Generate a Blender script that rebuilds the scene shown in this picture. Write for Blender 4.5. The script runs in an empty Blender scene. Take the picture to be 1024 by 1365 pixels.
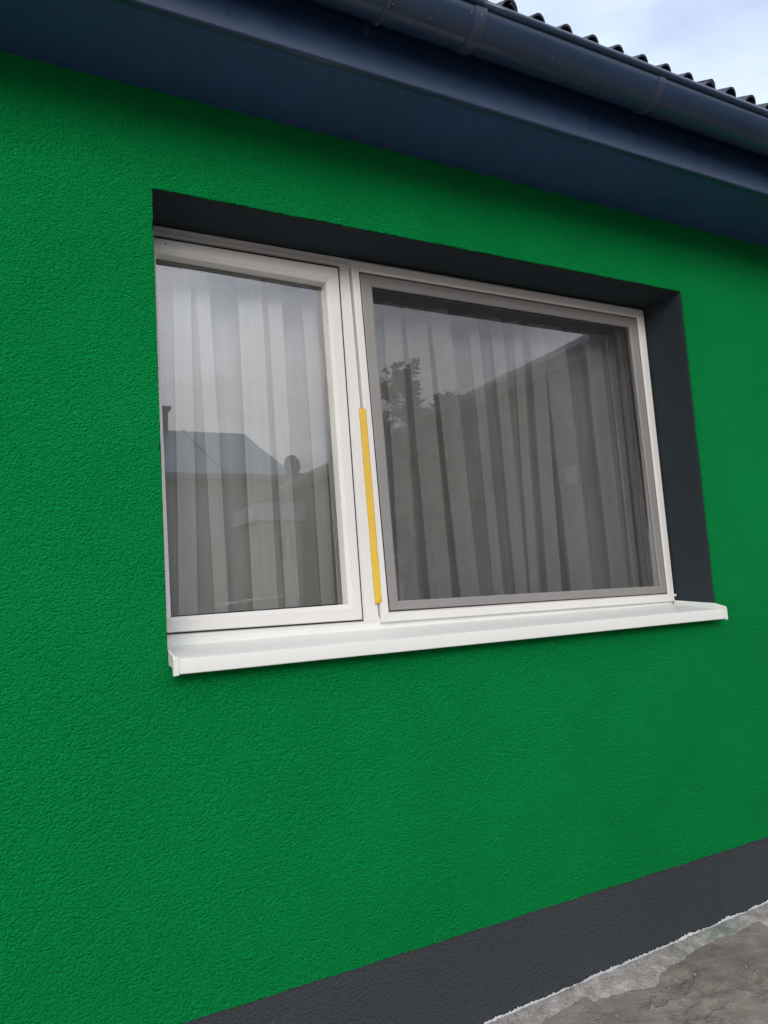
import bpy, bmesh, math, random
import numpy as np
from mathutils import Vector, Matrix, noise as mn

random.seed(7); rng = np.random.default_rng(7)
C = bpy.context.scene
COL = C.collection
R = math.radians

# ------------------------------------------------------------------ camera, sky, sun, exposure
CAM_YAW, CAM_PITCH, CAM_ROLL = 0.512642, 0.113281, -0.065385
cam_data = bpy.data.cameras.new('camera')
cam = bpy.data.objects.new('camera', cam_data); COL.objects.link(cam)
f = Vector((math.sin(CAM_YAW)*math.cos(CAM_PITCH), math.cos(CAM_YAW)*math.cos(CAM_PITCH), math.sin(CAM_PITCH)))
r0 = Vector((math.cos(CAM_YAW), -math.sin(CAM_YAW), 0)); u0 = r0.cross(f)
r = r0*math.cos(CAM_ROLL)+u0*math.sin(CAM_ROLL); u = -r0*math.sin(CAM_ROLL)+u0*math.cos(CAM_ROLL)
m = Matrix((r, u, -f)).transposed().to_4x4(); m.translation = Vector((-0.51478, -2.13201, 0.09242))
cam.matrix_world = m
cam_data.sensor_fit = 'HORIZONTAL'; cam_data.sensor_width = 36; cam_data.lens = 36*1050/1024
cam_data.clip_start = 0.05; cam_data.clip_end = 1500
C.camera = cam

SUN_EL, SUN_AZ = 25, -158          # degrees; azimuth clockwise from +Y: a veiled sun in front of the wall, to the left
world = bpy.data.worlds.new('World'); C.world = world; world.use_nodes = True
wt = world.node_tree; wt.nodes.clear()
wo = wt.nodes.new('ShaderNodeOutputWorld'); bg = wt.nodes.new('ShaderNodeBackground'); bg.inputs[1].default_value = 0.10
sky = wt.nodes.new('ShaderNodeTexSky'); sky.sky_type = 'NISHITA'; sky.sun_disc = False
sky.sun_elevation = R(SUN_EL); sky.sun_rotation = R(SUN_AZ); sky.dust_density = 3.0
tc = wt.nodes.new('ShaderNodeTexCoord'); mp = wt.nodes.new('ShaderNodeMapping'); mp.inputs['Scale'].default_value = (1, 1, 2.2)
mp.inputs['Rotation'].default_value = (0, 0, R(30))
nz = wt.nodes.new('ShaderNodeTexNoise'); nz.inputs['Scale'].default_value = 2.6; nz.inputs['Detail'].default_value = 7; nz.inputs['Roughness'].default_value = .55
cr = wt.nodes.new('ShaderNodeValToRGB'); cr.color_ramp.elements[0].position = .36; cr.color_ramp.elements[0].color = (5.2, 5.3, 6.1, 1)
cr.color_ramp.elements[1].position = .66; cr.color_ramp.elements[1].color = (11.7, 12.0, 12.9, 1)
nz2 = wt.nodes.new('ShaderNodeTexNoise'); nz2.inputs['Scale'].default_value = 1.1; nz2.inputs['Detail'].default_value = 3
mr = wt.nodes.new('ShaderNodeMapRange'); mr.inputs[1].default_value = .38; mr.inputs[2].default_value = .62; mr.inputs[3].default_value = .75; mr.inputs[4].default_value = 1.0
mx = wt.nodes.new('ShaderNodeMix'); mx.data_type = 'RGBA'
L = wt.links.new
L(tc.outputs['Generated'], mp.inputs[0]); L(mp.outputs[0], nz.inputs[0]); L(mp.outputs[0], nz2.inputs[0])
L(nz.outputs[0], cr.inputs[0]); L(nz2.outputs[0], mr.inputs[0])
# overcast clouds are brighter towards the zenith; the cover thins out behind the house (+Y)
sx = wt.nodes.new('ShaderNodeSeparateXYZ'); L(tc.outputs['Generated'], sx.inputs[0])
el = wt.nodes.new('ShaderNodeMapRange'); el.inputs[1].default_value = 0; el.inputs[2].default_value = 1; el.inputs[3].default_value = .60; el.inputs[4].default_value = 1.10; L(sx.outputs[2], el.inputs[0])
clm = wt.nodes.new('ShaderNodeVectorMath'); clm.operation = 'SCALE'; L(cr.outputs[0], clm.inputs[0]); L(el.outputs[0], clm.inputs['Scale'])
thin = wt.nodes.new('ShaderNodeMapRange'); thin.inputs[1].default_value = -.1; thin.inputs[2].default_value = .45; thin.inputs[3].default_value = 1; thin.inputs[4].default_value = .58; L(sx.outputs[1], thin.inputs[0])
cov = wt.nodes.new('ShaderNodeMath'); cov.operation = 'MULTIPLY'; L(mr.outputs[0], cov.inputs[0]); L(thin.outputs[0], cov.inputs[1]); L(cov.outputs[0], mx.inputs[0])
clear = wt.nodes.new('ShaderNodeVectorMath'); clear.operation = 'SCALE'; clear.inputs['Scale'].default_value = 2.3; L(sky.outputs[0], clear.inputs[0]); L(clear.outputs[0], mx.inputs[6]); L(clm.outputs[0], mx.inputs[7]); L(mx.outputs[2], bg.inputs[0]); L(bg.outputs[0], wo.inputs[0])

sun_data = bpy.data.lights.new('sun', 'SUN'); sun_data.energy = 0.8; sun_data.angle = R(28); sun_data.color = (1, .97, .92)
sun = bpy.data.objects.new('sun', sun_data); COL.objects.link(sun)
sd = Vector((math.sin(R(SUN_AZ))*math.cos(R(SUN_EL)), math.cos(R(SUN_AZ))*math.cos(R(SUN_EL)), math.sin(R(SUN_EL))))
sun.rotation_euler = sd.to_track_quat('Z', 'Y').to_euler()
C.view_settings.view_transform = 'Standard'; C.view_settings.look = 'None'
C.view_settings.exposure = 0.68; C.view_settings.gamma = 1; C.view_settings.use_curve_mapping = False
C.render.engine = 'CYCLES'
C.cycles.max_bounces = 10; C.cycles.transparent_max_bounces = 16; C.cycles.diffuse_bounces = 5

# ------------------------------------------------------------------ helpers
class NT:
    def __init__(s, name):
        s.m = bpy.data.materials.new(name); s.m.use_nodes = True; s.t = s.m.node_tree
        s.b = s.t.nodes['Principled BSDF']; s.out = s.t.nodes['Material Output']
        s.tc = s.t.nodes.new('ShaderNodeTexCoord')
    def n(s, typ, **kw):
        x = s.t.nodes.new(typ)
        for k, v in kw.items():
            if k in ('operation', 'data_type', 'blend_type', 'feature', 'noise_dimensions', 'musgrave_type', 'bands_direction', 'wave_type'): setattr(x, k, v)
            else:
                x.inputs[k.replace('_', ' ') if isinstance(k, str) else k].default_value = v
        return x
    def l(s, a, b): s.t.links.new(a, b)
    def noise(s, scale, detail=4, rough=.55, vec=None, stretch=None):
        x = s.n('ShaderNodeTexNoise', Scale=scale, Detail=detail, Roughness=rough)
        src = vec or s.tc.outputs['Object']
        if stretch:
            mpn = s.n('ShaderNodeMapping'); mpn.inputs['Scale'].default_value = stretch; s.l(src, mpn.inputs[0]); src = mpn.outputs[0]
        s.l(src, x.inputs['Vector']); return x.outputs[0]
    def ramp(s, fac, stops):
        x = s.n('ShaderNodeValToRGB'); e = x.color_ramp.elements
        e[0].position, e[0].color = stops[0][0], (*stops[0][1], 1)
        e[1].position, e[1].color = stops[-1][0], (*stops[-1][1], 1)
        for p, c in stops[1:-1]: q = e.new(p); q.color = (*c, 1)
        s.l(fac, x.inputs[0]); return x.outputs[0]
    def rng(s, fac, a, b, c, d):
        x = s.n('ShaderNodeMapRange')
        for i, v in enumerate((a, b, c, d)): x.inputs[i+1].default_value = v
        s.l(fac, x.inputs[0]); return x.outputs[0]
    def math(s, op, a, b):
        x = s.n('ShaderNodeMath', operation=op)
        for i, v in enumerate((a, b)):
            if isinstance(v, (int, float)): x.inputs[i].default_value = v
            else: s.l(v, x.inputs[i])
        return x.outputs[0]
    def mix(s, fac, a, b, mode='MIX'):
        x = s.n('ShaderNodeMix', data_type='RGBA', blend_type=mode)
        for i, v in ((0, fac), (6, a), (7, b)):
            if isinstance(v, (int, float)): x.inputs[i].default_value = v
            elif isinstance(v, tuple): x.inputs[i].default_value = (*v, 1)
            else: s.l(v, x.inputs[i])
        return x.outputs[2]
    def bump(s, h, dist, strength=1.0, prev=None):
        x = s.n('ShaderNodeBump', Strength=strength, Distance=dist); s.l(h, x.inputs['Height'])
        if prev is not None: s.l(prev, x.inputs['Normal'])
        return x.outputs[0]
    def fin(s, col=None, rough=None, nrm=None, metal=None, spec=None):
        B = s.b.inputs
        for k, v in (('Base Color', col), ('Roughness', rough), ('Metallic', metal), ('Specular IOR Level', spec)):
            if v is None: continue
            if isinstance(v, tuple): B[k].default_value = (*v, 1)
            elif isinstance(v, (int, float)): B[k].default_value = v
            else: s.l(v, B[k])
        if nrm is not None: s.l(nrm, B['Normal'])
        return s.m

def stucco(name, base, dark, light, amp=.0035, rough=.85, grain=1.0):
    n = NT(name)
    warp = n.n('ShaderNodeTexNoise', Scale=60*grain, Detail=2.0); n.l(n.tc.outputs['Object'], warp.inputs['Vector'])
    v = n.n('ShaderNodeVectorMath', operation='MULTIPLY_ADD'); n.l(warp.outputs['Color'], v.inputs[0])
    v.inputs[1].default_value = (.012, .012, .012); n.l(n.tc.outputs['Object'], v.inputs[2])
    mpn = n.n('ShaderNodeMapping'); mpn.inputs['Scale'].default_value = (1, 1, 1.45); n.l(v.outputs[0], mpn.inputs[0])
    vo = n.n('ShaderNodeTexVoronoi', feature='SMOOTH_F1', Scale=105*grain); vo.inputs['Smoothness'].default_value = .35; n.l(mpn.outputs[0], vo.inputs['Vector'])
    fine = n.noise(230*grain, 4, .6, stretch=(1, 1, 1.5))
    mid = n.noise(38*grain, 3, .55)
    h = n.math('ADD', n.math('MULTIPLY', vo.outputs['Distance'], -1.1), n.math('MULTIPLY', fine, .95))
    h = n.math('ADD', h, n.math('MULTIPLY', mid, .5))
    patch = n.noise(2.2, 4, .6)                    # how hard the float was pressed: rougher and smoother areas
    st = n.rng(patch, .35, .65, .9, 1.0)
    bm_ = n.n('ShaderNodeBump', Distance=amp); n.l(h, bm_.inputs['Height']); n.l(st, bm_.inputs['Strength'])
    big = n.noise(1.3, 5, .6)
    col = n.ramp(n.math('ADD', n.math('MULTIPLY', big, .7), n.math('MULTIPLY', fine, .3)), [(.32, dark), (.5, base), (.68, light)])
    return n.fin(col, rough, bm_.outputs[0], spec=.08)

def paint(name, col, rough=.4, var=.08, bumpd=.0004, bs=60, spec=.5, speck=None, metal=0):
    n = NT(name)
    nn = n.noise(3.5, 6, .65)
    lo = tuple(c*(1-var) for c in col); hi = tuple(min(1, c*(1+var)) for c in col)
    cc = n.ramp(nn, [(.3, lo), (.7, hi)])
    if speck:
        v = n.n('ShaderNodeTexVoronoi', Scale=speck[0]); n.l(n.tc.outputs['Object'], v.inputs['Vector'])
        t = n.math('LESS_THAN', v.outputs['Distance'], speck[1])
        sel = n.math('GREATER_THAN', n.noise(9, 2), .56)
        cc = n.mix(n.math('MULTIPLY', t, sel), cc, speck[2])
    rr = n.rng(n.noise(14, 5, .6), .3, .7, rough*.8, min(1, rough*1.25))
    return n.fin(cc, rr, n.bump(n.noise(bs, 3), bumpd, .5), spec=spec, metal=metal)

M = {}
M['green'] = stucco('green_stucco', (.0009, .340, .077), (.0008, .330, .074), (.0010, .350, .080), amp=.013, grain=1.3)
M['plinth'] = stucco('anthracite_plinth_stucco', (.055, .062, .070), (.050, .056, .063), (.061, .068, .077), amp=.0035)
M['reveal'] = stucco('anthracite_reveal_stucco', (.033, .043, .050), (.030, .039, .046), (.036, .047, .054), amp=.0008, grain=1.4)
M['fascia'] = paint('dark_blue_grey_fascia_paint', (.016, .038, .088), .30, .12, .0006, 9)
M['soffit'] = paint('dark_slate_soffit_paint', (.022, .062, .165), .6, .12, .0008, 20)
M['gutter'] = paint('anthracite_coated_gutter', (.027, .050, .100), .24, .10, .0005, 12, speck=(38, .07, (.35, .38, .45)))
M['band'] = paint('weathered_gutter_joint', (.042, .058, .100), .3, .15, .0008, 40, speck=(60, .1, (.4, .42, .48)))
M['sheet'] = paint('dark_blue_grey_corrugated_sheet', (.035, .045, .065), .6, .25, .0008, 70)
M['pvc'] = paint('off_white_pvc', (.76, .75, .73), .34, .025, .0002, 30, speck=(70, .05, (.35, .33, .3)))
M['sill'] = paint('white_coated_aluminium_sill', (.78, .81, .77), .36, .02, .0003, 14)
M['cap'] = paint('white_plastic_end_cap', (.80, .83, .80), .3, .02, .0002, 20)
M['screen_frame'] = paint('grey_brown_aluminium', (.27, .26, .255), .42, .05, .0002, 40)
M['gasket'] = paint('black_rubber_gasket', (.012, .012, .013), .55, .1)
M['spacer'] = paint('dark_glazing_spacer', (.04, .045, .05), .35, .1, metal=.6)
M['tape'] = paint('yellow_masking_tape', (.72, .46, .04), .6, .06, .0006, 90)
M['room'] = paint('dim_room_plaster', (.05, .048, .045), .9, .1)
M['far_wall'] = paint('grey_rendered_house_wall', (.30, .29, .27), .9, .12)
M['far_roof'] = paint('blue_grey_roof_sheet', (.16, .20, .27), .5, .15)
M['dark_wood'] = paint('dark_weathered_boards', (.085, .085, .08), .8, .3, .002, 30)
M['white_trim'] = paint('white_fascia_trim', (.45, .46, .46), .5, .05)
M['brick'] = paint('chimney_masonry', (.13, .11, .10), .9, .2, .002, 20)
M['far_glass'] = paint('dark_window_glass', (.03, .035, .04), .05, .1, 0, 1, spec=1)
M['bark'] = paint('tree_bark', (.12, .095, .07), .9, .3, .004, 40)
M['dish'] = paint('grey_painted_steel', (.10, .10, .11), .5, .1)

def mat_leaf():
    n = NT('green_leaf'); oi = n.n('ShaderNodeObjectInfo')
    c = n.ramp(n.noise(6, 3), [(.3, (.035, .075, .018)), (.5, (.06, .12, .03)), (.7, (.09, .15, .05))])
    n.b.inputs['Subsurface Weight'].default_value = 0
    return n.fin(c, .55)
M['leaf'] = mat_leaf()

def mat_ground():
    n = NT('dirty_concrete_ground')
    a = n.noise(1.6, 6, .62); b = n.noise(14, 6, .65); c = n.noise(90, 4, .6)
    col = n.ramp(n.math('ADD', n.math('MULTIPLY', a, .55), n.math('MULTIPLY', b, .45)),
                 [(.34, (.15, .124, .106)), (.45, (.23, .194, .168)), (.54, (.295, .252, .222)), (.66, (.37, .325, .29))])
    # darker broken patches with hard edges
    pv = n.noise(3.1, 5, .72, stretch=(1, 1.6, 1))
    pm = n.rng(pv, .545, .565, 0, 1)
    col = n.mix(n.math('MULTIPLY', pm, .42), col, (.13, .115, .105))
    gr = n.math('GREATER_THAN', c, .66)
    col = n.mix(n.math('MULTIPLY', gr, .5), col, (.06, .055, .05))
    vo = n.n('ShaderNodeTexVoronoi', Scale=75.0); n.l(n.tc.outputs['Object'], vo.inputs['Vector'])
    w = n.math('MULTIPLY', n.math('LESS_THAN', vo.outputs['Distance'], .14), n.math('GREATER_THAN', n.noise(17, 3), .56))
    col = n.mix(w, col, (.55, .53, .50))
    h = n.math('ADD', n.math('ADD', n.math('MULTIPLY', b, .9), n.math('MULTIPLY', c, .35)), n.math('MULTIPLY', pm, -.22))
    return n.fin(col, .88, n.bump(h, .012, .9))
M['ground'] = mat_ground()

def mat_mortar():
    n = NT('pale_crumbly_mortar')
    b = n.noise(22, 6, .7); c = n.noise(160, 4, .7)
    col = n.ramp(n.math('ADD', n.math('MULTIPLY', b, .5), n.math('MULTIPLY', c, .5)), [(.36, (.19, .17, .155)), (.45, (.36, .33, .305)), (.54, (.48, .46, .435)), (.64, (.70, .69, .67))])
    sep = n.n('ShaderNodeSeparateXYZ'); n.l(n.tc.outputs['Object'], sep.inputs[0])
    g = n.math('MULTIPLY', n.rng(sep.outputs[0], 1.66, 1.74, 0, 1), n.rng(sep.outputs[0], 1.98, 2.10, 1, 0))
    g = n.math('MULTIPLY', g, n.rng(n.noise(16, 4), .45, .6, 0, .55))
    col = n.mix(g, col, (.10, .20, .14))                 # smear of green wall paint
    return n.fin(col, .92, n.bump(n.math('ADD', b, c), .008, 1.0))
M['mortar'] = mat_mortar()
M['crust'] = paint('white_lime_crust', (.66, .67, .66), .9, .25, .003, 90)

def mat_glass(name, k, dirt):
    n = NT(name); t = n.t
    t.nodes.remove(n.b)
    fr = n.n('ShaderNodeFresnel', IOR=1.5)
    fac = n.math('MULTIPLY', fr.outputs[0], k); fac = n.math('MINIMUM', fac, .95)
    tr = n.n('ShaderNodeBsdfTransparent'); tr.inputs[0].default_value = (.965, .98, .972, 1)
    gl = n.n('ShaderNodeBsdfGlossy'); gl.inputs['Roughness'].default_value = .0; gl.inputs[0].default_value = (1, 1, 1, 1)
    wav = n.noise(2.6, 2, .5)                              # slightly wavy float glass
    n.l(n.bump(wav, .0006, .6), gl.inputs['Normal'])
    m1 = n.n('ShaderNodeMixShader'); n.l(fac, m1.inputs[0]); n.l(tr.outputs[0], m1.inputs[1]); n.l(gl.outputs[0], m1.inputs[2])
    df = n.n('ShaderNodeBsdfDiffuse'); df.inputs[0].default_value = (.62, .61, .60, 1)
    d1 = n.rng(n.noise(5, 6, .7, stretch=(1, 1, .5)), .45, .75, 0, dirt)
    vo = n.n('ShaderNodeTexVoronoi', Scale=120.0); n.l(n.tc.outputs['Object'], vo.inputs['Vector'])
    sp = n.math('MULTIPLY', n.math('LESS_THAN', vo.outputs['Distance'], .13), n.rng(n.noise(7, 3), .55, .62, 0, .5))
    # thin wiping streaks left on the pane
    wv = n.noise(5, 4, .6, stretch=(.8, 1, 16)); stv = n.math('MULTIPLY', n.rng(wv, .640, .655, 0, 1), n.rng(wv, .662, .675, 1, 0))
    stv = n.math('MULTIPLY', stv, .07)
    d = n.math('MAXIMUM', n.math('MAXIMUM', d1, sp), stv)
    m2 = n.n('ShaderNodeMixShader'); n.l(d, m2.inputs[0]); n.l(m1.outputs[0], m2.inputs[1]); n.l(df.outputs[0], m2.inputs[2])
    n.l(m2.outputs[0], n.out.inputs[0]); return n.m
M['glass'] = mat_glass('double_glazing', 5.3, .07)
def mat_glass_back():
    n = NT('glass_inner_face'); n.t.nodes.remove(n.b)
    tr = n.n('ShaderNodeBsdfTransparent'); tr.inputs[0].default_value = (.97, .98, .975, 1); n.l(tr.outputs[0], n.out.inputs[0]); return n.m
M['glass_back'] = mat_glass_back()
def mat_mesh():
    n = NT('fine_insect_mesh'); n.t.nodes.remove(n.b)
    tr = n.n('ShaderNodeBsdfTransparent'); df = n.n('ShaderNodeBsdfDiffuse'); df.inputs[0].default_value = (.085, .085, .09, 1)
    f1 = n.rng(n.noise(420, 2, .5), .3, .7, .20, .32)
    f2 = n.rng(n.noise(7, 4, .6), .3, .7, -.04, .04)
    m = n.n('ShaderNodeMixShader'); n.l(n.math('ADD', f1, f2), m.inputs[0]); n.l(tr.outputs[0], m.inputs[1]); n.l(df.outputs[0], m.inputs[2])
    n.l(m.outputs[0], n.out.inputs[0]); return n.m
M['mesh'] = mat_mesh()
def mat_curtain(name, sheer):
    n = NT(name); n.t.nodes.remove(n.b)
    df = n.n('ShaderNodeBsdfDiffuse'); tl = n.n('ShaderNodeBsdfTranslucent'); tr = n.n('ShaderNodeBsdfTransparent')
    weave = n.noise(60, 3, .5, stretch=(1, 1, .02))
    c = n.ramp(weave, [(.3, (.86, .855, .84)), (.7, (.94, .935, .92))])
    n.l(c, df.inputs[0]); n.l(c, tl.inputs[0])
    m1 = n.n('ShaderNodeMixShader'); m1.inputs[0].default_value = .22; n.l(df.outputs[0], m1.inputs[1]); n.l(tl.outputs[0], m1.inputs[2])
    m2 = n.n('ShaderNodeMixShader'); m2.inputs[0].default_value = sheer; n.l(m1.outputs[0], m2.inputs[1]); n.l(tr.outputs[0], m2.inputs[2])
    n.l(m2.outputs[0], n.out.inputs[0]); return n.m
M['curtain'] = mat_curtain('sheer_white_curtain', .38)
M['curtain_dense'] = mat_curtain('denser_white_curtain', .22)

def link(name, me, mat, parent=None, kind=None, **kw):
    o = bpy.data.objects.new(name, me); COL.objects.link(o)
    for mm in (mat if isinstance(mat, (list, tuple)) else [mat]):
        if mm is not None: me.materials.append(mm)
    if parent is not None: o.parent = parent
    if kind: o['kind'] = kind
    for k, v in kw.items(): o[k] = v
    return o
def mesh(name, vs, fs, mat, parent=None, smooth=False, kind=None, **kw):
    me = bpy.data.meshes.new(name); me.from_pydata([tuple(v) for v in vs], [], fs); me.validate(); me.update()
    if smooth: me.polygons.foreach_set('use_smooth', [True]*len(me.polygons))
    return link(name, me, mat, parent, kind, **kw)
def from_bm(name, bm, mat, parent=None, smooth=False, kind=None, **kw):
    bmesh.ops.recalc_face_normals(bm, faces=bm.faces)
    me = bpy.data.meshes.new(name); bm.to_mesh(me); bm.free()
    if smooth: me.polygons.foreach_set('use_smooth', [True]*len(me.polygons))
    return link(name, me, mat, parent, kind, **kw)
def box_bm(x0, x1, y0, y1, z0, z1, bev=0.0, seg=2):
    bm = bmesh.new()
    mtx = Matrix.Translation(((x0+x1)/2, (y0+y1)/2, (z0+z1)/2)) @ Matrix.Diagonal((x1-x0, y1-y0, z1-z0, 1))
    bmesh.ops.create_cube(bm, size=1, matrix=mtx)
    if bev: bmesh.ops.bevel(bm, geom=bm.edges[:], offset=bev, segments=seg, affect='EDGES', profile=.6)
    return bm
def box(name, x0, x1, y0, y1, z0, z1, mat, parent=None, bev=0.0, kind=None, **kw):
    return from_bm(name, box_bm(x0, x1, y0, y1, z0, z1, bev), mat, parent, kind=kind, **kw)
def empty(name, loc=(0, 0, 0), **kw):
    o = bpy.data.objects.new(name, None); COL.objects.link(o); o.location = loc; o.empty_display_size = .1
    for k, v in kw.items(): o[k] = v
    return o
def loft(name, rings, mat, parent=None, closed=False, smooth=True, cap=False, sharp=None, **kw):
    """rings: list of equal-length point lists; quads between them."""
    vs = [p for rg in rings for p in rg]; n = len(rings[0]); fs = []
    for i in range(len(rings)-1):
        for j in range(n if closed else n-1):
            a, b = i*n+j, i*n+(j+1) % n
            fs.append((a, b, b+n, a+n))
    if cap and closed: fs += [tuple(range(n))[::-1], tuple(range((len(rings)-1)*n, len(rings)*n))]
    o = mesh(name, vs, fs, mat, parent, smooth, **kw)
    if smooth and sharp:
        bm = bmesh.new(); bm.from_mesh(o.data)
        for e in bm.edges:
            if len(e.link_faces) == 2 and e.calc_face_angle(0) > sharp: e.smooth = False
        bm.to_mesh(o.data); bm.free()
    return o
def bend_noise(shape, cells, seed):
    """smooth 2-D value noise on a grid, -1..1"""
    g = np.random.default_rng(seed).uniform(-1, 1, (cells[0]+2, cells[1]+2))
    a = np.linspace(0, cells[0]-1e-3, shape[0]); b = np.linspace(0, cells[1]-1e-3, shape[1])
    ia, ib = a.astype(int), b.astype(int); fa, fb = a-ia, b-ib; fa = fa*fa*(3-2*fa); fb = fb*fb*(3-2*fb)
    A = g[ia][:, ib]*(1-fa)[:, None]+g[ia+1][:, ib]*fa[:, None]
    B = g[ia][:, ib+1]*(1-fa)[:, None]+g[ia+1][:, ib+1]*fa[:, None]
    return A*(1-fb)[None]+B*fb[None]

# ------------------------------------------------------------------ measures (metres; wall face is y = 0, sill level z = 0)
OPW, OPH, HB = 2.176, 1.300, -.030        # window opening; its rough bottom lies under the sill
YF = .205                      # depth at which the window frame stands
ZP = -.929                     # top of plinth
ZS = 1.600                     # underside of soffit
HX0, HX1 = -4.6, 4.4           # house front wall
def gz(x): return -1.2135 + .028*(min(max(x, -3), 4.5)-.957)

# ------------------------------------------------------------------ the ground
def ground():
    # one sheet out to the horizon, dense and broken near the wall
    xs = np.unique(np.concatenate([[-400, -150, -60, -25, -12, -7, -4.5, -3], np.arange(-2, .4, .25), np.arange(.4, 3.6, .016), np.arange(3.6, 6, .3), [7, 9, 14, 25, 60, 150, 400]]))
    ys = np.unique(np.concatenate([[-400, -150, -60, -30, -20, -15, -11, -8, -6, -4, -3, -2.4], np.arange(-2.0, -1.3, .1), np.arange(-1.3, .05, .016), [.3, 1, 3, 6, 12, 30, 80, 200, 400]]))
    vs = []
    for y in ys:
        for x in xs:
            z = gz(x)
            if -.5 < x < 4 and -2 < y < .2:
                e = min(1, (x+.5)/.9, (4-x)/.4, (y+2)/.7)
                p = Vector((x*2.3, y*3.1, 2.0)); t = mn.fractal(p, .8, 2.1, 5)
                step = max(0, min(1, (t-.10)/.05))
                z += e*(-.011*step + .006*mn.noise(Vector((x*7, y*7, 5))) + .0022*mn.noise(Vector((x*40, y*40, 9))))
            vs.append((x, y, z))
    n = len(xs); fs = [(j*n+i, j*n+i+1, (j+1)*n+i+1, (j+1)*n+i) for j in range(len(ys)-1) for i in range(n-1)]
    mesh('ground', vs, fs, M['ground'], smooth=True, kind='structure')
ground()

def mortar():
    xs = np.arange(-1.5, 4.2, .004); vs = []
    k = 7
    for x in xs:
        g = gz(x)
        h = .016+.007*mn.fractal(Vector((x*9, 0, 3)), .7, 2, 4)+random.random()**5*.006+.003*mn.noise(Vector((x*70, 1, 2)))
        w = .085+.05*mn.fractal(Vector((x*3.5, 4, 3)), .8, 2, 4)
        w = max(.03, w)
        rr = lambda s: random.uniform(-s, s)
        vs += [(x, -.001, g+h), (x, -.006, g+h-.002), (x+rr(.002), -.014+rr(.002), g+.013+h*.3+rr(.002)), (x, -.03, g+.012+rr(.002)), (x, -w*.55, g+.008+rr(.0016)),
               (x, -w*.85, g+.004+rr(.0012)), (x, -w-.02, g-.012)]
    fs = [(i*k+j, (i+1)*k+j, (i+1)*k+j+1, i*k+j+1) for i in range(len(xs)-1) for j in range(k-1)]
    o = mesh('mortar_strip', vs, fs, M['mortar'], smooth=True, kind='structure'); o.data.materials.append(M['crust'])
    for i, p in enumerate(o.data.polygons): p.material_index = 1 if i % (k-1) < 2 else 0
mortar()

def grit():
    bm = bmesh.new()
    for i in range(420):
        x = random.uniform(.8, 3.2); y = -random.random()**1.4*.9-.02; s = random.uniform(.0015, .0045)*(2.0 if random.random() < .05 else 1)
        mt = Matrix.Translation((x, y, gz(x)+s*.35+.003)) @ Matrix.Rotation(random.random()*6, 4, 'Z') @ Matrix.Diagonal((s, s*random.uniform(.6, 1), s*.6, 1))
        bmesh.ops.create_icosphere(bm, subdivisions=1, radius=1, matrix=mt)
    from_bm('grit', bm, M['mortar'], kind='stuff', label='small pale stone chips scattered on the bare ground by the plinth', category='gravel')
grit()

# ------------------------------------------------------------------ the house
house = empty('house', (0, 0, -1.2), label='green rendered house wall with anthracite plinth, dark eaves and a two-part white window', category='house')
bpy.context.view_layer.update()
def H(o):
    if o.parent is house: o.location = (0, 0, 1.2)
    return o

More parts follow.
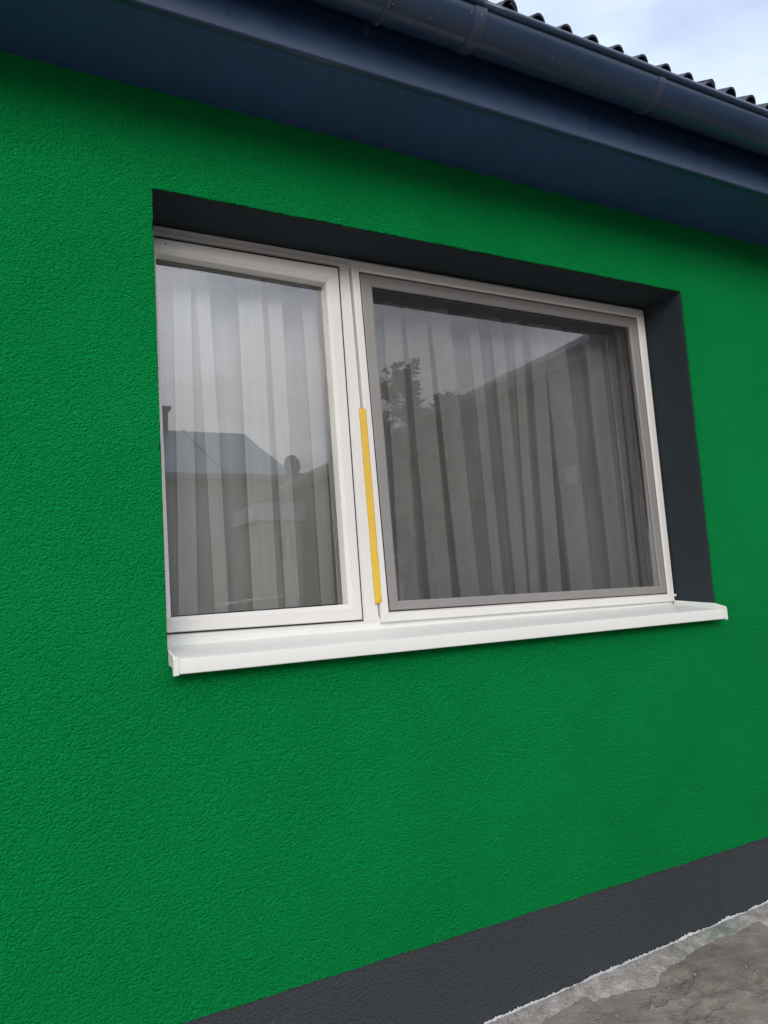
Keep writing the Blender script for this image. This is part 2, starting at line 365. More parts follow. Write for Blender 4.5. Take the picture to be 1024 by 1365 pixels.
def wall():
    c = .0065
    fx = np.concatenate([np.arange(-.95, 0, c), np.linspace(0, OPW, int(OPW/c)+1), np.arange(OPW+c, 3.3, c)])
    fz = np.concatenate([np.linspace(ZP, HB, int((HB-ZP)/c)+1), np.linspace(HB, OPH, int((OPH-HB)/c)+1)[1:], np.arange(OPH+c, ZS, c), [ZS+.01]])
    xs = np.concatenate([[HX0, -3, -2, -1.3], fx, [3.6, HX1]]); zs = fz
    X, Z = np.meshgrid(xs, zs, indexing='ij')
    Y = .0006*bend_noise(X.shape, (14, 9), 1)+.0004*bend_noise(X.shape, (70, 44), 2)+.00055*bend_noise(X.shape, (330, 200), 3)
    # ragged render edge round the opening
    for side in (0, OPW):
        i = int(np.argmin(abs(xs-side))); sel = (zs > HB-.001) & (zs < OPH+.001)
        X[i, sel] += np.where(rng.random(sel.sum()) < .5, 1, -.4)*rng.uniform(0, .0016, sel.sum())*(1 if side else -1) + .0006*np.sin(zs[sel]*31+side)
    k = int(np.argmin(abs(zs-OPH))); sel = (xs > -.001) & (xs < OPW+.001)
    Z[sel, k] += rng.uniform(-.0014, .0010, sel.sum()) + .0005*np.sin(xs[sel]*27)
    Z[:, 0] += .0009*np.sin(X[:, 0]*23)+rng.uniform(-.0009, .0009, len(xs))
    nx, nz_ = X.shape
    inside = lambda a, b: (a > 0-1e-6) & (a < b+1e-6)
    cx = (xs[:-1]+xs[1:])/2; cz = (zs[:-1]+zs[1:])/2
    hole = ((cx > 0) & (cx < OPW))[:, None] & ((cz > HB) & (cz < OPH))[None]
    I, J = np.meshgrid(np.arange(nx-1), np.arange(nz_-1), indexing='ij'); I, J = I[~hole], J[~hole]
    q = np.stack([I*nz_+J, (I+1)*nz_+J, (I+1)*nz_+J+1, I*nz_+J+1], 1)
    V = np.stack([X, Y, Z], -1).reshape(-1, 3)
    # return edge: duplicate border vertices 7 mm into the opening
    V = list(V); extra = []
    i0 = int(np.argmin(abs(xs))); i1 = int(np.argmin(abs(xs-OPW))); j0 = int(np.argmin(abs(zs-HB))); j1 = k
    loop = [(i0, j) for j in range(j0, j1)]+[(i, j1) for i in range(i0, i1)]+[(i1, j) for j in range(j1, j0, -1)]+[(i, j0) for i in range(i1, i0, -1)]
    base = len(V)
    for (i, j) in loop:
        p = V[i*nz_+j].copy(); p[1] = .009; V.append(p)
    nl = len(loop)
    ex = [(loop[t][0]*nz_+loop[t][1], loop[(t+1) % nl][0]*nz_+loop[(t+1) % nl][1], base+(t+1) % nl, base+t) for t in range(nl)]
    q = np.concatenate([q, np.array(ex)])
    me = bpy.data.meshes.new('wall'); V = np.array(V, dtype=np.float32)
    me.vertices.add(len(V)); me.vertices.foreach_set('co', V.ravel())
    me.loops.add(len(q)*4); me.loops.foreach_set('vertex_index', q.astype(np.int32).ravel())
    me.polygons.add(len(q)); me.polygons.foreach_set('loop_start', np.arange(0, len(q)*4, 4, dtype=np.int32))
    me.update(calc_edges=True); me.validate()
    sm = np.ones(len(me.polygons), bool); sm[-nl:] = False; me.polygons.foreach_set('use_smooth', sm)
    H(link('wall', me, M['green'], house))
wall()

# plinth: 4 mm behind the green render
H(box('plinth', HX0, HX1, .003, .2, -1.45, ZP+.0008, M['plinth'], house))
# outer walls of the rest of the house
H(box('side_wall', HX0, HX0+.25, .02, 7.0, -1.45, 1.9, M['green'], house))
H(box('side_wall', HX1-.25, HX1, .02, 7.0, -1.45, 1.9, M['green'], house))
H(box('rear_wall', HX0+.25, HX1-.25, 6.75, 7.0, -1.45, 1.9, M['green'], house))

# reveals of the opening (smooth anthracite plaster)
def reveal():
    e = .0022
    def strip(name, a, b, nseg, nrm):
        # a,b: end points of the outer edge at y=.004 ; runs back to y=.30
        rows = []
        for t in np.linspace(0, 1, nseg):
            p = Vector(a).lerp(Vector(b), t); w = .0010*mn.noise(p*9)+.0006*mn.noise(p*60)
            row = []
            for y in (.0035, .006, .02, .06, .12, .19, .26, .31):
                o = Vector(nrm)*((.0012 if y < .005 else e)+w*(1 if y > .003 else 0)); row.append((p.x+o.x, y, p.z+o.z))
            rows.append(row)
        H(loft(name, rows, M['reveal'], house))
    strip('lintel_reveal', (-.002, 0, OPH), (OPW+.002, 0, OPH), 240, (0, 0, -1))
    strip('side_reveal', (OPW, 0, OPH+.002), (OPW, 0, -.03), 140, (-1, 0, 0))
    strip('side_reveal', (0, 0, -.03), (0, 0, OPH+.002), 140, (1, 0, 0))
    H(box('sill_bed', 0.0, OPW, .012, .31, -.06, -.034, M['reveal'], house))
reveal()

# soffit, fascia
FY, FZ1 = -.320, 1.93
H(box('soffit', HX0-.3, HX1+.3, FY+.004, .06, ZS, ZS+.018, M['soffit'], house))
def fascia():
    prof = [(FY+.022, ZS-.001), (FY+.003, ZS-.0015), (FY+.0005, ZS-.001), (FY-.001, ZS+.001), (FY-.0015, ZS+.006)] + \
           [(FY-.0015-.0012*math.sin(t*math.pi), ZS+.012+t*(FZ1-ZS-.02)) for t in (.1, .25, .5, .75, 1)] + [(FY+.022, FZ1-.008)]
    rows = []
    for x in np.arange(HX0-.3, HX1+.3, .12):
        w = .0012*mn.noise(Vector((x*1.4, 3, 1)))
        rows.append([(x, y+w, z+w*.6) for y, z in prof])
    H(loft('fascia', rows, M['fascia'], house, sharp=.8))
fascia()

# gutter: half-round trough with rolled bead, joints and brackets
GY, GZ = -.410, 1.786
def gutter():
    g = empty('gutter'); g.parent = house; g.location = (0, 0, 1.2)
    def trough(x0, x1, rad, name, mat=M['gutter'], bead=True, thick=.0015, parent=g, step=.15, sag=.0012):
        prof = []
        for a in np.linspace(180, 360, 26): prof.append((GY+rad*math.cos(R(a)), GZ+rad*math.sin(R(a))))
        prof = [(GY+rad*math.cos(R(180))-0.0, GZ+.0)] + prof[1:]
        inner = [(GY+(y-GY)*(rad-thick)/rad, GZ+(z-GZ)*(rad-thick)/rad) for y, z in prof[::-1]]
        n = max(2, int((x1-x0)/step)+1); rows = []
        for x in np.linspace(x0, x1, n):
            w = sag*mn.noise(Vector((x*1.1, 8, 2)))
            rows.append([(x, y+w*.5, z+w) for y, z in prof+inner])
        loft(name, rows, mat, parent, closed=True, cap=True, sharp=1.0)
        if bead:
            br = .0112; rows = []
            for x in np.linspace(x0, x1, n):
                w = sag*mn.noise(Vector((x*1.1, 8, 2)))
                rows.append([(x, GY-rad-br*.35+br*math.cos(R(a))+w*.5, GZ+br*.2+br*math.sin(R(a))+w) for a in range(0, 360, 24)])
            loft('bead', rows, mat, parent, closed=True, cap=True)
    trough(HX0-.3, .560, .0775, 'trough'); trough(.5615, .842, .0795, 'joint_sleeve'); trough(.8435, HX1+.3, .0765, 'trough')
    # union seal ring with ragged sealant, then clips
    trough(.545, .5595, .0805, 'joint_band', M['band'], bead=False, thick=.003, sag=.0012)
    trough(.822, .862, .0825, 'joint_band', M['band'], bead=False, thick=.004, sag=.0012)
    for xb in (-2.4, -1.0, 1.575, 2.85, 4.1): trough(xb, xb+.030, .0792, 'bracket', M['band'], bead=False, thick=.003)
    # sealant blobs squeezed out of the left joint
    bm = bmesh.new()
    for a in np.linspace(200, 315, 16):
        rr = .0795+.001; s = random.uniform(.0015, .0040)
        mt = Matrix.Translation((.5595+random.uniform(-.003, .004), GY+rr*math.cos(R(a)), GZ+rr*math.sin(R(a)))) @ Matrix.Diagonal((s*1.3, s*.9, s, 1))
        bmesh.ops.create_icosphere(bm, subdivisions=2, radius=1, matrix=mt)
    from_bm('sealant', bm, M['gutter'], g, smooth=True)
gutter()

# roof: corrugated sheets laid from the eaves to the ridge
def roof():
    rf = empty('roof'); rf.parent = house; rf.location = (0, 0, 1.2)
    P = .1123; X0 = .972; amp = .0225; pitch = R(24); yE, zE = -.462, 1.8345
    NW = 8
    def sheet_mesh(w_off):
        n = NW*14+8; rows = []
        for lay in (0, 1):
            pass
        prof = []
        for i in range(n+1):
            x = i/14*P; ph = x/P*2*math.pi
            cc = math.cos(ph); zz = amp*(math.copysign(abs(cc)**.72, cc))
            prof.append((x, zz))
        top = prof; th = .0065
        vs = []; ln = 1.25
        for (s, dz) in ((0, 0), (ln, 0)):
            for x, z in top: vs.append((x, s, z+dz))
            for x, z in top[::-1]: vs.append((x, s, z+dz-th))
        k = len(top)*2; fs = [(j, (j+1) % k, k+(j+1) % k, k+j) for j in range(k)]
        m_ = len(top)
        for s in (0, 1):
            for j in range(m_-1):
                q = (s*k+j, s*k+j+1, s*k+k-2-j, s*k+k-1-j); fs.append(q if s == 0 else q[::-1])
        me = bpy.data.meshes.new('corrugated_sheet'); me.from_pydata(vs, [], fs); me.validate()
        bm = bmesh.new(); bm.from_mesh(me); bmesh.ops.recalc_face_normals(bm, faces=bm.faces)
        for f_ in bm.faces: f_.smooth = True
        for e in bm.edges:
            if len(e.link_faces) == 2 and e.calc_face_angle(0) > .9: e.smooth = False
        bm.to_mesh(me); bm.free(); me.materials.append(M['sheet']); return me
    me = sheet_mesh(0)
    for row in range(4):
        for kx in range(-6, 5):
            o = bpy.data.objects.new('corrugated_sheet', me); COL.objects.link(o); o.parent = rf
            s = row*1.12; j = random.uniform(-.004, .004) if row == 0 else 0
            o.location = (X0+kx*NW*P, yE+s*math.cos(pitch)+j, zE+s*math.sin(pitch)+.007*row*0+(.0068 if kx % 2 else 0)+row*.0075)
            o.rotation_euler = (pitch+random.uniform(-.0015, .0015), 0, 0)
    # rear slope and ridge
    ry, rz_ = yE+4.6*math.cos(pitch), zE+4.6*math.sin(pitch)
    mesh('rear_slope', [(HX0-.3, ry, rz_), (HX1+.3, ry, rz_), (HX1+.3, ry+4.4, rz_-4.4*math.tan(pitch)), (HX0-.3, ry+4.4, rz_-4.4*math.tan(pitch))], [(0, 1, 2, 3)], M['sheet'], rf)
    mesh('gable', [(HX0+.02, .02, 1.88), (HX0+.02, 7, 1.88), (HX0+.02, ry, rz_-.05)], [(0, 1, 2)], M['green'], rf)
    mesh('gable', [(HX1-.02, .02, 1.88), (HX1-.02, 7, 1.88), (HX1-.02, ry, rz_-.05)], [(0, 1, 2)], M['green'], rf)
    # batten boarding under the sheets keeps the eaves closed
    mesh('underlay', [(HX0-.3, FY-.02, 1.845), (HX1+.3, FY-.02, 1.845), (HX1+.3, ry, rz_-.04), (HX0-.3, ry, rz_-.04)], [(0, 1, 2, 3)], M['gasket'], rf)
roof()

# room behind the window
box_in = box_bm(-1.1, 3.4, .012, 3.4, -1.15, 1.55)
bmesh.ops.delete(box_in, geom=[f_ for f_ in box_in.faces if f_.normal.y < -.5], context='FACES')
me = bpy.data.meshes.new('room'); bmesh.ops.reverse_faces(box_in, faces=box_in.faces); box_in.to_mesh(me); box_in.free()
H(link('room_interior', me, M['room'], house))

# ------------------------------------------------------------------ window
win = empty('window'); win.parent = house; win.location = (0, 0, 1.2)
def ring(name, outer, inner, prof, mat, parent=win, gap=.0004, skip=()):
    """four mitred bars; outer/inner are TL,BL,BR,TR as (x,z); prof = [(t 0..1, y)] from outer edge to inner edge, front profile"""
    for s in range(4):
        if s in skip: continue
        o0, o1, i0, i1 = Vector(outer[s]), Vector(outer[(s+1) % 4]), Vector(inner[s]), Vector(inner[(s+1) % 4])
        d = (o1-o0).normalized()*gap
        r0 = [(o0+d).lerp(i0+d, t) for t, y in prof]; r1 = [(o1-d).lerp(i1-d, t) for t, y in prof]
        ys = [y for t, y in prof]
        loft(name, [[(p.x, y, p.y) for p, y in zip(r0, ys)], [(p.x, y, p.y) for p, y in zip(r1, ys)]], mat, parent, closed=True, cap=True, smooth=False)
def prof_front(w, yf, depth, bev=.003, bead=.010, bd=.012):
    b = bev/w
    return [(0, yf+depth), (0, yf+bev), (b*.35, yf+bev*.3), (b, yf), (1-bead/w-.03, yf), (1-bead/w+.0, yf+.0015), (1-.08*bead/w, yf+bd*.75), (1, yf+bd), (1, yf+depth)]

zt = OPH-.0045
# fixed frame: bars round the outside
ring('frame_bar', [(.003, zt), (.003, .006), (2.1735, .006), (2.1735, zt)], [(.040, 1.2600), (.040, .0460), (2.140, .0400), (2.140, 1.2600)],
     [(0, .285), (0, .2105), (.06, .2075), (.45, .2075), (.50, .2055), (.86, .2055), (.94, .2085), (1, .214), (1, .285)], M['pvc'])
# narrow raised moulding along the head of the frame
box('head_moulding', .004, .722, .2005, .2055, 1.2645, 1.2700, M['pvc'], win, .0012)
# mullion
def mullion():
    pts = [(.0000, .28), (.0000, .2105), (.0022, .2080), (.0100, .2065), (.0120, .2040), (.0165, .2035)]
    rows = []
    for z, xl, xr in ((1.2602, .6835, .7272), (.0322, .6945, .7580)):
        row = [(xl+a, y, z) for a, y in pts]+[(xr-.006, .2035, z), (xr-.0045, .205, z), (xr-.0042, .28, z)]
        rows.append(row)
    loft('mullion', rows, M['pvc'], win, closed=True, cap=True, smooth=False)
mullion()
# left sash
LO = [(.0150, 1.2520), (.0150, .0440), (.6905, .0385), (.6785, 1.2505)]
LI = [(.0560, 1.2060), (.0650, .0880), (.6450, .0925), (.6320, 1.1945)]
ring('sash_bar', LO, LI, prof_front(.046, .1985, .06, .0035, .011, .013), M['pvc'])
# black seal line around sash (recess filled by rubber)
ring('seal', [(.010, 1.2570), (.010, .0390), (.6945, .0340), (.6830, 1.2555)], [(.0160, 1.2512), (.0160, .0450), (.6895, .0395), (.6775, 1.2497)],
     [(0, .25), (0, .2020), (1, .2020), (1, .25)], M['gasket'])
# right sash: white surround
RO = [(.7275, 1.2835), (.7590, .0240), (2.1660, .0160), (2.1600, 1.2840)]
RI = [(.7590, 1.2500), (.7905, .0570), (2.1340, .0480), (2.1225, 1.2480)]
ring('sash_bar', RO, RI, prof_front(.034, .1915, .05, .003, .004, .010), M['pvc'])
# insect screen, set inside the surround
SO = [(.7625, 1.2455), (.7945, .0615), (2.1305, .0515), (2.1188, 1.2440)]
SI = [(.8100, 1.2035), (.8310, .0920), (2.0960, .0840), (2.0720, 1.2010)]
ring('screen_frame_bar', SO, SI, prof_front(.038, .1985, .011, .0025, .004, .004), M['screen_frame'])
ring('screen_seal', [(.7600, 1.2480), (.7915, .0590), (2.1330, .0490), (2.1213, 1.2465)], [(.7630, 1.2450), (.7950, .0620), (2.1300, .0520), (2.1183, 1.2435)],
     [(0, .213), (0, .2000), (1, .2000), (1, .213)], M['gasket'])
def quad_sheet(name, q, y, mat, parent=win, **kw):
    return mesh(name, [(a, y, b) for a, b in q], [(0, 1, 2, 3)], mat, parent, **kw)
def grow(q, d):
    return [(q[0][0]-d, q[0][1]+d), (q[1][0]-d, q[1][1]-d), (q[2][0]+d, q[2][1]-d), (q[3][0]+d, q[3][1]+d)]
quad_sheet('insect_mesh', grow(SI, .003), .2045, M['mesh'])
GL = [(.0500, 1.2120), (.0590, .0820), (.6510, .0865), (.6375, 1.2005)]
GR = [(.8020, 1.2290), (.8220, .0700), (2.1500, .0700), (2.1180, 1.2290)]
def pane(q, y):
    q = grow(q, .006); t = .022
    vs = [(a, y, b) for a, b in q]+[(a, y+t, b) for a, b in q]
    me = bpy.data.meshes.new('pane'); me.from_pydata(vs, [], [(0, 1, 2, 3), (7, 6, 5, 4), (0, 4, 5, 1), (1, 5, 6, 2), (2, 6, 7, 3), (3, 7, 4, 0)])
    me.materials.append(M['glass']); me.materials.append(M['glass_back'])
    for i, p in enumerate(me.polygons): p.material_index = 0 if i == 0 else 1
    me.update()
    bm = bmesh.new(); bm.from_mesh(me); bmesh.ops.recalc_face_normals(bm, faces=bm.faces); bm.to_mesh(me); bm.free()
    link('glass_pane', me, None, win)
pane(GL, .247); pane(GR, .272)
def inset(q, d): return grow(q, -d)
for q, y in ((GL, .247), (GR, .272)):
    ring('glazing_gasket', grow(q, .004), inset(q, .0035), [(0, y+.002), (0, y-.003), (.8, y-.003), (1, y-.0005), (1, y+.002)], M['gasket'])
    ring('glazing_spacer', grow(q, .002), inset(q, .010), [(0, y+.018), (0, y+.004), (1, y+.004), (1, y+.018)], M['spacer'])
    ring('inner_sash_bar', grow(q, .05), grow(q, .001), [(0, y+.032), (0, y+.023), (1, y+.023), (1, y+.032)], M['pvc'])
# small hinge nub at the lower right corner of the frame
box('hinge_cap', 2.158, 2.170, .184, .192, .036, .046, M['pvc'], win, .002)
# drain slot covers? none visible; screw heads on the head rail
for xx in (.085,):
    bm = bmesh.new(); bmesh.ops.create_uvsphere(bm, u_segments=10, v_segments=6, radius=.0028, matrix=Matrix.Translation((xx, .1990, 1.236)))
    from_bm('screw_head', bm, M['spacer'], win, smooth=True)

# faint wiping marks left in an arc near the foot of the left pane
def smears():
    n = NT('faint_wipe_mark'); n.t.nodes.remove(n.b)
    tr = n.n('ShaderNodeBsdfTransparent'); df = n.n('ShaderNodeBsdfDiffuse'); df.inputs[0].default_value = (.75, .75, .74, 1)
    mm = n.n('ShaderNodeMixShader'); n.l(n.rng(n.noise(30, 3), .4, .7, .02, .32), mm.inputs[0]); n.l(tr.outputs[0], mm.inputs[1]); n.l(df.outputs[0], mm.inputs[2]); n.l(mm.outputs[0], n.out.inputs[0])
    vs = []; fs = []
    def arc(pts, w):
        b = len(vs)
        for i, (x, z) in enumerate(pts):
            vs.append((x, .2462, z-w/2)); vs.append((x, .2462, z+w/2))
            if i: fs.append((b+2*i-2, b+2*i, b+2*i+1, b+2*i-1))
    T = np.linspace(0, 1, 30)
    arc([(.085+.53*t, .098+.036*math.sin(t*2.1)) for t in T], .0022)
    arc([(.10+.48*t, .094+.034*math.sin(t*2.2)) for t in T], .0012)
    arc([(.075+.20*t, .118+.030*t*(1-t)) for t in T], .0014)
    arc([(.30+.06*t, .455-.040*t-.02*t*t) for t in T], .0016)
    arc([(.31+.055*t, .44-.045*t) for t in T], .0010)
    arc([(.535+.012*t, .275-.018*t) for t in T], .0026)
    arc([(.40+.09*t, .25+.012*math.sin(3*t)) for t in T], .0010)
    mesh('wipe_marks', vs, fs, n.m, win, kind='stuff')
smears()

# window sill with end caps
def sill():
    s = empty('window_sill'); s.parent = win
    YB, Y0 = .208, -.047
    top = lambda y: .0045-(YB-y)*(.0255/(YB-Y0))     # falls outwards
    prof = [(YB, .030), (YB-.0015, .030), (YB-.002, top(YB)+.004), (YB-.005, top(YB)), (.10, top(.10)), (.0, top(0)), (Y0+.004, top(Y0+.004)), (Y0+.001, top(Y0)-.0012),
            (Y0, top(Y0)-.005), (Y0-.0005, -.0585), (Y0+.0008, -.0605), (Y0+.010, -.0612), (Y0+.010, -.0590), (Y0+.0022, -.0580), (Y0+.0022, top(Y0)-.005), (Y0+.005, top(Y0)-.0026), (YB, top(YB)-.0022)]
    rows = []
    for x in np.linspace(.008, OPW-.010, 50):
        w = .0007*mn.noise(Vector((x*3, 1, 7)))
        rows.append([(x, y, z+w-(.0 if x < 0 else 0)) for y, z in prof])
    loft('sill_sheet', rows, M['sill'], s, closed=True, cap=True, sharp=.5)
    def cap(xo, sgn):
        # end cap: side plate with a rim standing above the sheet, wrapping round the front
        out = [(YB-.006, .020), (YB-.03, .0175), (.0, .0015), (Y0+.012, -.0090), (Y0+.002, -.0115), (Y0-.0035, -.0155), (Y0-.0050, -.0215), (Y0-.0050, -.0640), (Y0+.006, -.0648), (Y0+.010, -.062), (Y0+.012, -.044), (Y0+.030, -.040), (YB-.006, -.022)]
        bm = bmesh.new()
        a = [bm.verts.new((xo, y, z)) for y, z in out]; b = [bm.verts.new((xo+sgn*.0050, y, z)) for y, z in out]
        bm.faces.new(a); bm.faces.new(b[::-1])
        for i in range(len(out)): bm.faces.new((a[i], b[i], b[(i+1) % len(out)], a[(i+1) % len(out)]))
        # inward wrap on the front lip
        o2 = [(Y0-.0048, -.0165), (Y0-.0048, -.0635), (Y0-.0012, -.0635), (Y0-.0012, -.0165)]
        c = [bm.verts.new((xo+sgn*.0048, y, z)) for y, z in o2]; d = [bm.verts.new((xo+sgn*.0135, y, z)) for y, z in o2]
        bm.faces.new(c); bm.faces.new(d[::-1])
        for i in range(4): bm.faces.new((c[i], d[i], d[(i+1) % 4], c[(i+1) % 4]))
        bmesh.ops.recalc_face_normals(bm, faces=bm.faces)
        bmesh.ops.bevel(bm, geom=[e for e in bm.edges if e.is_manifold], offset=.0011, segments=2, affect='EDGES')
        from_bm('end_cap', bm, M['cap'], s)
    cap(.0025, 1); cap(OPW-.0030, -1)
sill()

# yellow tape stuck on the mullion
def tape():
    rows = []; n = 60
    tl, tr, bl, br = (.7270, .7575), (.7480, .7508), (.7415, .0830), (.7620, .0930)
    for i in range(n+1):
        t = i/n
        a = Vector(tl).lerp(Vector(bl), t); b = Vector(tr).lerp(Vector(br), t)
        w = .0007*mn.noise(Vector((0, 0, t*20))); ripple = .0008*abs(mn.noise(Vector((2, 0, t*38))))
        if i in (0, n): a.x += random.uniform(-.001, .001)
        row = []
        for k, (s, y) in enumerate(((0, .2022), (.25, .2005), (.5, .1965), (.70, .1915), (.85, .1906), (1.0, .1906))):
            p = a.lerp(b, s); row.append((p.x+w, y-ripple, p.y))
        rows.append(row)
    o = loft('masking_tape', rows, M['tape'], None, smooth=True, label='long strip of yellow masking tape stuck upright on the white window mullion', category='tape')
    md = o.modifiers.new('thickness', 'SOLIDIFY'); md.thickness = .0004; md.offset = 1
tape()

# ------------------------------------------------------------------ curtains
def curtain(name, edges, x_start, x_end, label, seed, yf=.350, mat='curtain', top=1.245):
    """edges: (x at z=.1, x at z=.85) of the front edge of every pleat"""
    rnd = random.Random(seed)
    zs = [-.30, -.1, .1, .35, .6, .85, 1.05, top-.030, top-.0275, top]
    cols = []
    ev = [(x_start, x_start)]+edges+[(x_end, x_end)]
    for k in range(1, len(ev)):
        e0, e1 = ev[k-1], ev[k]; wd = e1[0]-e0[0]
        dep = min(.15, .04+wd*.75)*rnd.uniform(.85, 1.15)
        b0 = over if k > 1 else 0                       # this pleat starts hidden behind the previous one
        over = wd*rnd.uniform(.35, .65)
        nst = 20; ph = rnd.random()*6; rp = rnd.uniform(.004, .010)
        for i in range(nst+1):                          # face of the pleat: dips back, then comes forward to its edge
            t = i/nst; xs_ = t if t > .02 else 0
            y = yf+.010+dep*math.sin(math.pi*t**.75)*(1-.35*t)*.8+(rp*math.sin(t*math.pi*2.6+ph)+wd*.05*math.sin(t*math.pi*5+ph))*math.sin(t*math.pi)-.010*t
            cols.append((e0[0]-b0+(e1[0]-e0[0]+b0)*t, e0[1]-b0+(e1[1]-e0[1]+b0)*t, y, ph))
        for i in range(1, 6):                           # doubled-back hem of the pleat
            t = i/5; cols.append((e1[0]-over*t, e1[1]-over*t, yf+.004+.010*t, ph))
    vs = []; n = len(cols)
    for z in zs:
        t = (z-.1)/.75
        for xb, xt, y, ph in cols:
            vs.append((xb+(xt-xb)*t+.0015*math.sin(z*4+ph), (y if z < top-.029 else y*.6+(yf+.02)*.4), z+(.003*math.sin(xb*23+ph)+.002*math.sin(xb*61) if z > top-.01 else 0)))
    fs = [(j*n+i, j*n+i+1, (j+1)*n+i+1, (j+1)*n+i) for j in range(len(zs)-1) for i in range(n-1)]
    o = mesh(name, vs, fs, M[mat], None, smooth=True, label=label, category='curtain')
    bm = bmesh.new(); bm.from_mesh(o.data)
    for e in bm.edges:
        if len(e.link_faces) == 2 and e.calc_face_angle(0) > 1.0: e.smooth = False
    bm.to_mesh(o.data); bm.free()
curtain('curtain', [(.03, .03), (.183, .197), (.286, .272), (.456, .452), (.534, .526), (.668, .660)], -.08, .72,
        'sheer white pleated curtain behind the narrow left pane', 3, mat='curtain_dense', top=1.236)
curtain('curtain', [(.800, .795), (.885, .880), (1.003, 1.011), (1.153, 1.134), (1.281, 1.250), (1.396, 1.382), (1.512, 1.504), (1.573, 1.591), (1.692, 1.709), (1.864, 1.844), (2.064, 2.052), (2.136, 2.135), (2.23, 2.23)], .73, 2.30,
        'sheer white pleated curtain behind the wide right pane with the insect screen', 11, top=1.226)

# ------------------------------------------------------------------ what stands across the yard (seen mirrored in the panes)
def prism(name, pts, axis0, axis1, mat, parent):
    """extrude a y-z or x-z polygon; pts are 3D for first end, shift vector given"""
    n = len(pts); sh = Vector(axis1)
    vs = list(pts)+[tuple(Vector(p)+sh) for p in pts]
    fs = [tuple(range(n)), tuple(range(n, 2*n))[::-1]]+[(i, i+n, (i+1) % n+n, (i+1) % n) for i in range(n)]
    return mesh(name, vs, fs, mat, parent)
def far_window(x0, x1, y, z0, z1, parent, face='y', sgn=1, n='window', fm=None):
    w = empty(n); w.parent = parent
    t = .06
    def bx(nm, a0, a1, b0, b1, d0, d1, mat):
        if face == 'y': box(nm, a0, a1, min(y+sgn*d0, y+sgn*d1), max(y+sgn*d0, y+sgn*d1), b0, b1, mat, w)
        else: box(nm, min(y+sgn*d0, y+sgn*d1), max(y+sgn*d0, y+sgn*d1), a0, a1, b0, b1, mat, w)
    bx('pane', x0+t, x1-t, z0+t, z1-t, .004, .012, M['far_glass'])
    for a in ((x0, x1, z0, z0+t), (x0, x1, z1-t, z1), (x0, x0+t, z0+t, z1-t), (x1-t, x1, z0+t, z1-t), ((x0+x1)/2-t/2, (x0+x1)/2+t/2, z0+t, z1-t)):
        bx('frame', *a, .002, .045, fm or M['white_trim'])
def neighbour():
    h = empty('neighbour_house', label='grey rendered house with blue-grey gabled roof across the yard, mirrored in the left pane', category='house')
    box('wall', -7, 5.45, -18, -12.25, -1.5, 2.72, M['far_wall'], h)
    r = empty('roof'); r.parent = h
    t = .1
    for sg in (1, -1):
        ye = -12 if sg > 0 else -18
        mesh('roof_slope', [(-7.3, -15, 4.27), (5.72, -15, 4.27), (5.72, ye, 2.74), (-7.3, ye, 2.74), (-7.3, -15, 4.17), (5.72, -15, 4.17), (5.72, ye, 2.64), (-7.3, ye, 2.64)],
             [(0, 1, 2, 3), (7, 6, 5, 4), (0, 4, 5, 1), (1, 5, 6, 2), (2, 6, 7, 3), (3, 7, 4, 0)], M['far_roof'], r)
    for x in np.arange(-6.6, 5.7, 1.55):
        mesh('seam', [(x, -15.0, 4.275), (x+.03, -15, 4.275), (x+.03, -12, 2.745), (x, -12, 2.745), (x, -15, 4.32), (x+.03, -15, 4.32), (x+.03, -12, 2.79), (x, -12, 2.79)],
             [(0, 1, 2, 3), (7, 6, 5, 4), (0, 4, 5, 1), (1, 5, 6, 2), (2, 6, 7, 3), (3, 7, 4, 0)], M['far_roof'], r)
    mesh('gable_wall', [(5.45, -12.25, 2.7), (5.45, -17.75, 2.7), (5.45, -15, 4.15)], [(0, 1, 2)], M['far_wall'], h)
    box('gutter', -7.3, 5.72, -12.0, -11.88, 2.64, 2.74, M['dish'], h)
    c = box('chimney', 3.25, 3.85, -15.3, -14.7, 3.9, 4.66, M['brick'], r); box('cap', 3.19, 3.91, -15.36, -14.64, 4.66, 4.74, M['brick'], c)
    far_window(-.2, 1.4, -12.25, .2, 1.5, h); far_window(-4, -2.4, -12.25, .2, 1.5, h)
neighbour()
def annex():
    a = empty('annex', label='low annex with white fascia beside the grey house across the yard', category='outbuilding')
    box('wall', 4.15, 4.95, -11.0, -10.1, -1.5, 1.55, M['far_wall'], a)
    box('fascia', 4.08, 5.0, -11.1, -10.0, 1.60, 1.90, M['white_trim'], a)
    box('roof', 4.07, 5.01, -11.1, -9.98, 1.903, 1.93, M['far_roof'], a)
    far_window(4.45, 4.9, -10.1, .85, 1.40, a, fm=M['far_wall'])
annex()
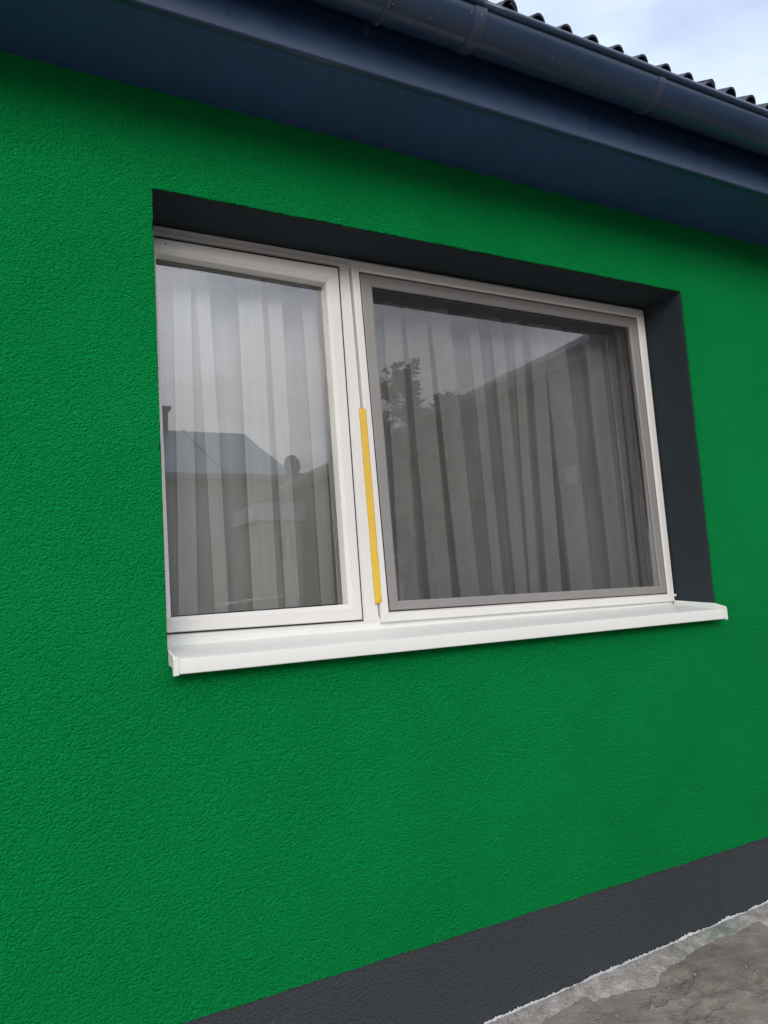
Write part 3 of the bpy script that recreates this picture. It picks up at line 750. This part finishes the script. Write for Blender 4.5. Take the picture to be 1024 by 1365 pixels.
def wing():
    w = empty('outbuilding', label='long dark boarded outbuilding at right across the yard, its sloping eaves mirrored in the panes', category='outbuilding')
    # long axis from A (near) to B (far)
    A, B = Vector((4.62, -1.75, 0)), Vector((5.095, -11.5, 0)); d = (B-A).normalized(); nrm = Vector((-d.y, d.x, 0))
    if nrm.x < 0: nrm = -nrm
    def slab(name, off0, off1, z0a, z0b, z1a, z1b, mat, s0=0, s1=None, parent=w):
        s1 = (B-A).length if s1 is None else s1
        p = lambda s, o, z: tuple((A+d*s+nrm*o+Vector((0, 0, z))))
        vs = [p(s0, off0, z0a), p(s0, off1, z0b), p(s1, off1, z0b), p(s1, off0, z0a), p(s0, off0, z1a), p(s0, off1, z1b), p(s1, off1, z1b), p(s1, off0, z1a)]
        return mesh(name, vs, [(0, 1, 2, 3), (7, 6, 5, 4), (0, 4, 5, 1), (1, 5, 6, 2), (2, 6, 7, 3), (3, 7, 4, 0)], mat, parent)
    slab('roof', 0, 3.2, 2.36, 3.2, 2.42, 3.26, M['far_roof'])
    slab('fascia', .001, .03, 2.22, 2.22, 2.355, 2.355, M['dark_wood'])
    wl = slab('wall', .20, 3.0, -1.5, -1.5, 2.30, 2.30, M['dark_wood'], .15, 9.7)
    L_ = 0.17; i = 0
    while L_ < 9.5:
        slab('board', .18, .198, -1.2, -1.2, 2.30, 2.30, M['dark_wood'], L_, L_+.188, wl); L_ += .2
    slab('shutter', .14, .178, 1.75, 1.75, 2.08, 2.08, M['far_wall'], 2.75, 3.05)
    slab('meter_box', .08, .178, 1.10, 1.10, 1.27, 1.27, M['far_wall'], 1.16, 1.31)
    slab('door', .15, .178, -1.15, -1.15, .85, .85, M['white_trim'], 5.0, 5.9)
wing()
def sky_gap_fence():  # added boards, only there to block the bright sky mirrored beside the dish
    fe = empty('added_fence', (5.15, -12.1, -1.2), label='tall dark boards added to block bright sky between the grey house and the outbuilding', category='added_fence')
    for i in range(12):
        box('board', i*.2, i*.2+.19, -.012, .012, -.1, 4.0+random.uniform(-.02, .02), M['dark_wood'], fe)
    for z in (.4, 3.0): box('rail', 0, 2.4, -.05, -.014, z, z+.07, M['dark_wood'], fe)
sky_gap_fence()
def dish():
    d = empty('satellite_dish', (5.13, -10.75, 2.0), label='small round satellite dish on a pole between two roofs, mirrored in left pane', category='satellite dish')
    bm = bmesh.new(); bmesh.ops.create_cone(bm, segments=12, radius1=.02, radius2=.02, depth=1.0, cap_ends=True, matrix=Matrix.Translation((0, 0, .1)))
    from_bm('pole', bm, M['dish'], d, smooth=True)
    bm = bmesh.new(); rings = []
    for k in range(7):
        rr = .19*k/6; rings.append([bm.verts.new((rr*math.cos(a)*.8, .35*rr*rr*4, rr*math.sin(a))) for a in np.linspace(0, 2*math.pi, 25)[:-1]])
    for k in range(6):
        for j in range(24):
            q = [rings[k][j], rings[k][(j+1) % 24], rings[k+1][(j+1) % 24], rings[k+1][j]]
            bm.faces.new(q)
    bmesh.ops.remove_doubles(bm, verts=bm.verts, dist=.0005)
    o = from_bm('reflector', bm, M['dish'], d, smooth=True); o.location = (0, .05, .72); o.rotation_euler = (R(-25), 0, R(35))
    md = o.modifiers.new('thickness', 'SOLIDIFY'); md.thickness = .006
    bm = box_bm(-.012, .012, .05, .35, -.012, .012); o = from_bm('feed_arm', bm, M['dish'], d); o.location = (0, .05, .60); o.rotation_euler = (R(20), 0, R(35))
dish()
def tree():
    t = empty('tree', (4.45, -5.3, -1.5), label='young leafy tree in front of the dark outbuilding, mirrored in the right pane', category='tree')
    rnd = random.Random(5)
    def tube(bm, pts, r0, r1, n=7):
        prev = None
        for i, p in enumerate(pts):
            rr = r0+(r1-r0)*i/(len(pts)-1)
            cur = [bm.verts.new((p[0]+rr*math.cos(2*math.pi*k/n), p[1]+rr*math.sin(2*math.pi*k/n), p[2])) for k in range(n)]
            if prev:
                for k in range(n): bm.faces.new((prev[k], prev[(k+1) % n], cur[(k+1) % n], cur[k]))
            prev = cur
    bm = bmesh.new()
    tube(bm, [(0, 0, -.2), (.03, .02, .8), (-.02, .04, 1.7), (.03, 0, 2.6), (.02, .02, 3.7)], .065, .012)
    tips = [(Vector((.02, .02, 3.7)), Vector((0, 0, 1)))]
    for i in range(16):
        z = 1.5+i*.15; a = i*2.4; ln = .82*(1-.45*(i/16)); tip = Vector((ln*math.cos(a), ln*math.sin(a), z+.55*ln+.25))
        mid = Vector((tip.x*.5, tip.y*.5, z+.18)); tube(bm, [(0, 0, z), tuple(mid), tuple(tip)], .022, .005, 5)
        tips += [(tip, (tip-mid).normalized()), (mid.lerp(tip, .5), (tip-mid).normalized()), (mid, Vector((math.cos(a), math.sin(a), .4)))]
    from_bm('trunk', bm, M['bark'], t, smooth=True)
    vs = []; fs = []
    for tip, dr in tips:
        for k in range(11):
            dd = (dr+Vector((rnd.gauss(0, .7), rnd.gauss(0, .7), rnd.gauss(0, .5)))).normalized(); ln = rnd.uniform(.14, .30)
            side = dd.cross(Vector((0, 0, 1)));
            if side.length < .1: side = Vector((1, 0, 0))
            side.normalize()
            for q in range(7):                          # pinnate leaf: paired leaflets along a stalk
                p = tip+dd*ln*(.2+q/7)-Vector((0, 0, .06*(q/7)**2))+Vector((rnd.gauss(0, .02), rnd.gauss(0, .02), rnd.gauss(0, .02)))
                for sg in (-1, 1):
                    l = .085*rnd.uniform(.6, 1.2); out = (side*sg+dd*.5+Vector((rnd.gauss(0, .3), rnd.gauss(0, .3), -.25))).normalized()*l; wv = dd*.024
                    b = len(vs); vs += [tuple(p), tuple(p+out*.5+wv), tuple(p+out), tuple(p+out*.5-wv)]; fs.append((b, b+1, b+2, b+3))
    mesh('crown', vs, fs, M['leaf'], t, kind='stuff')
tree()
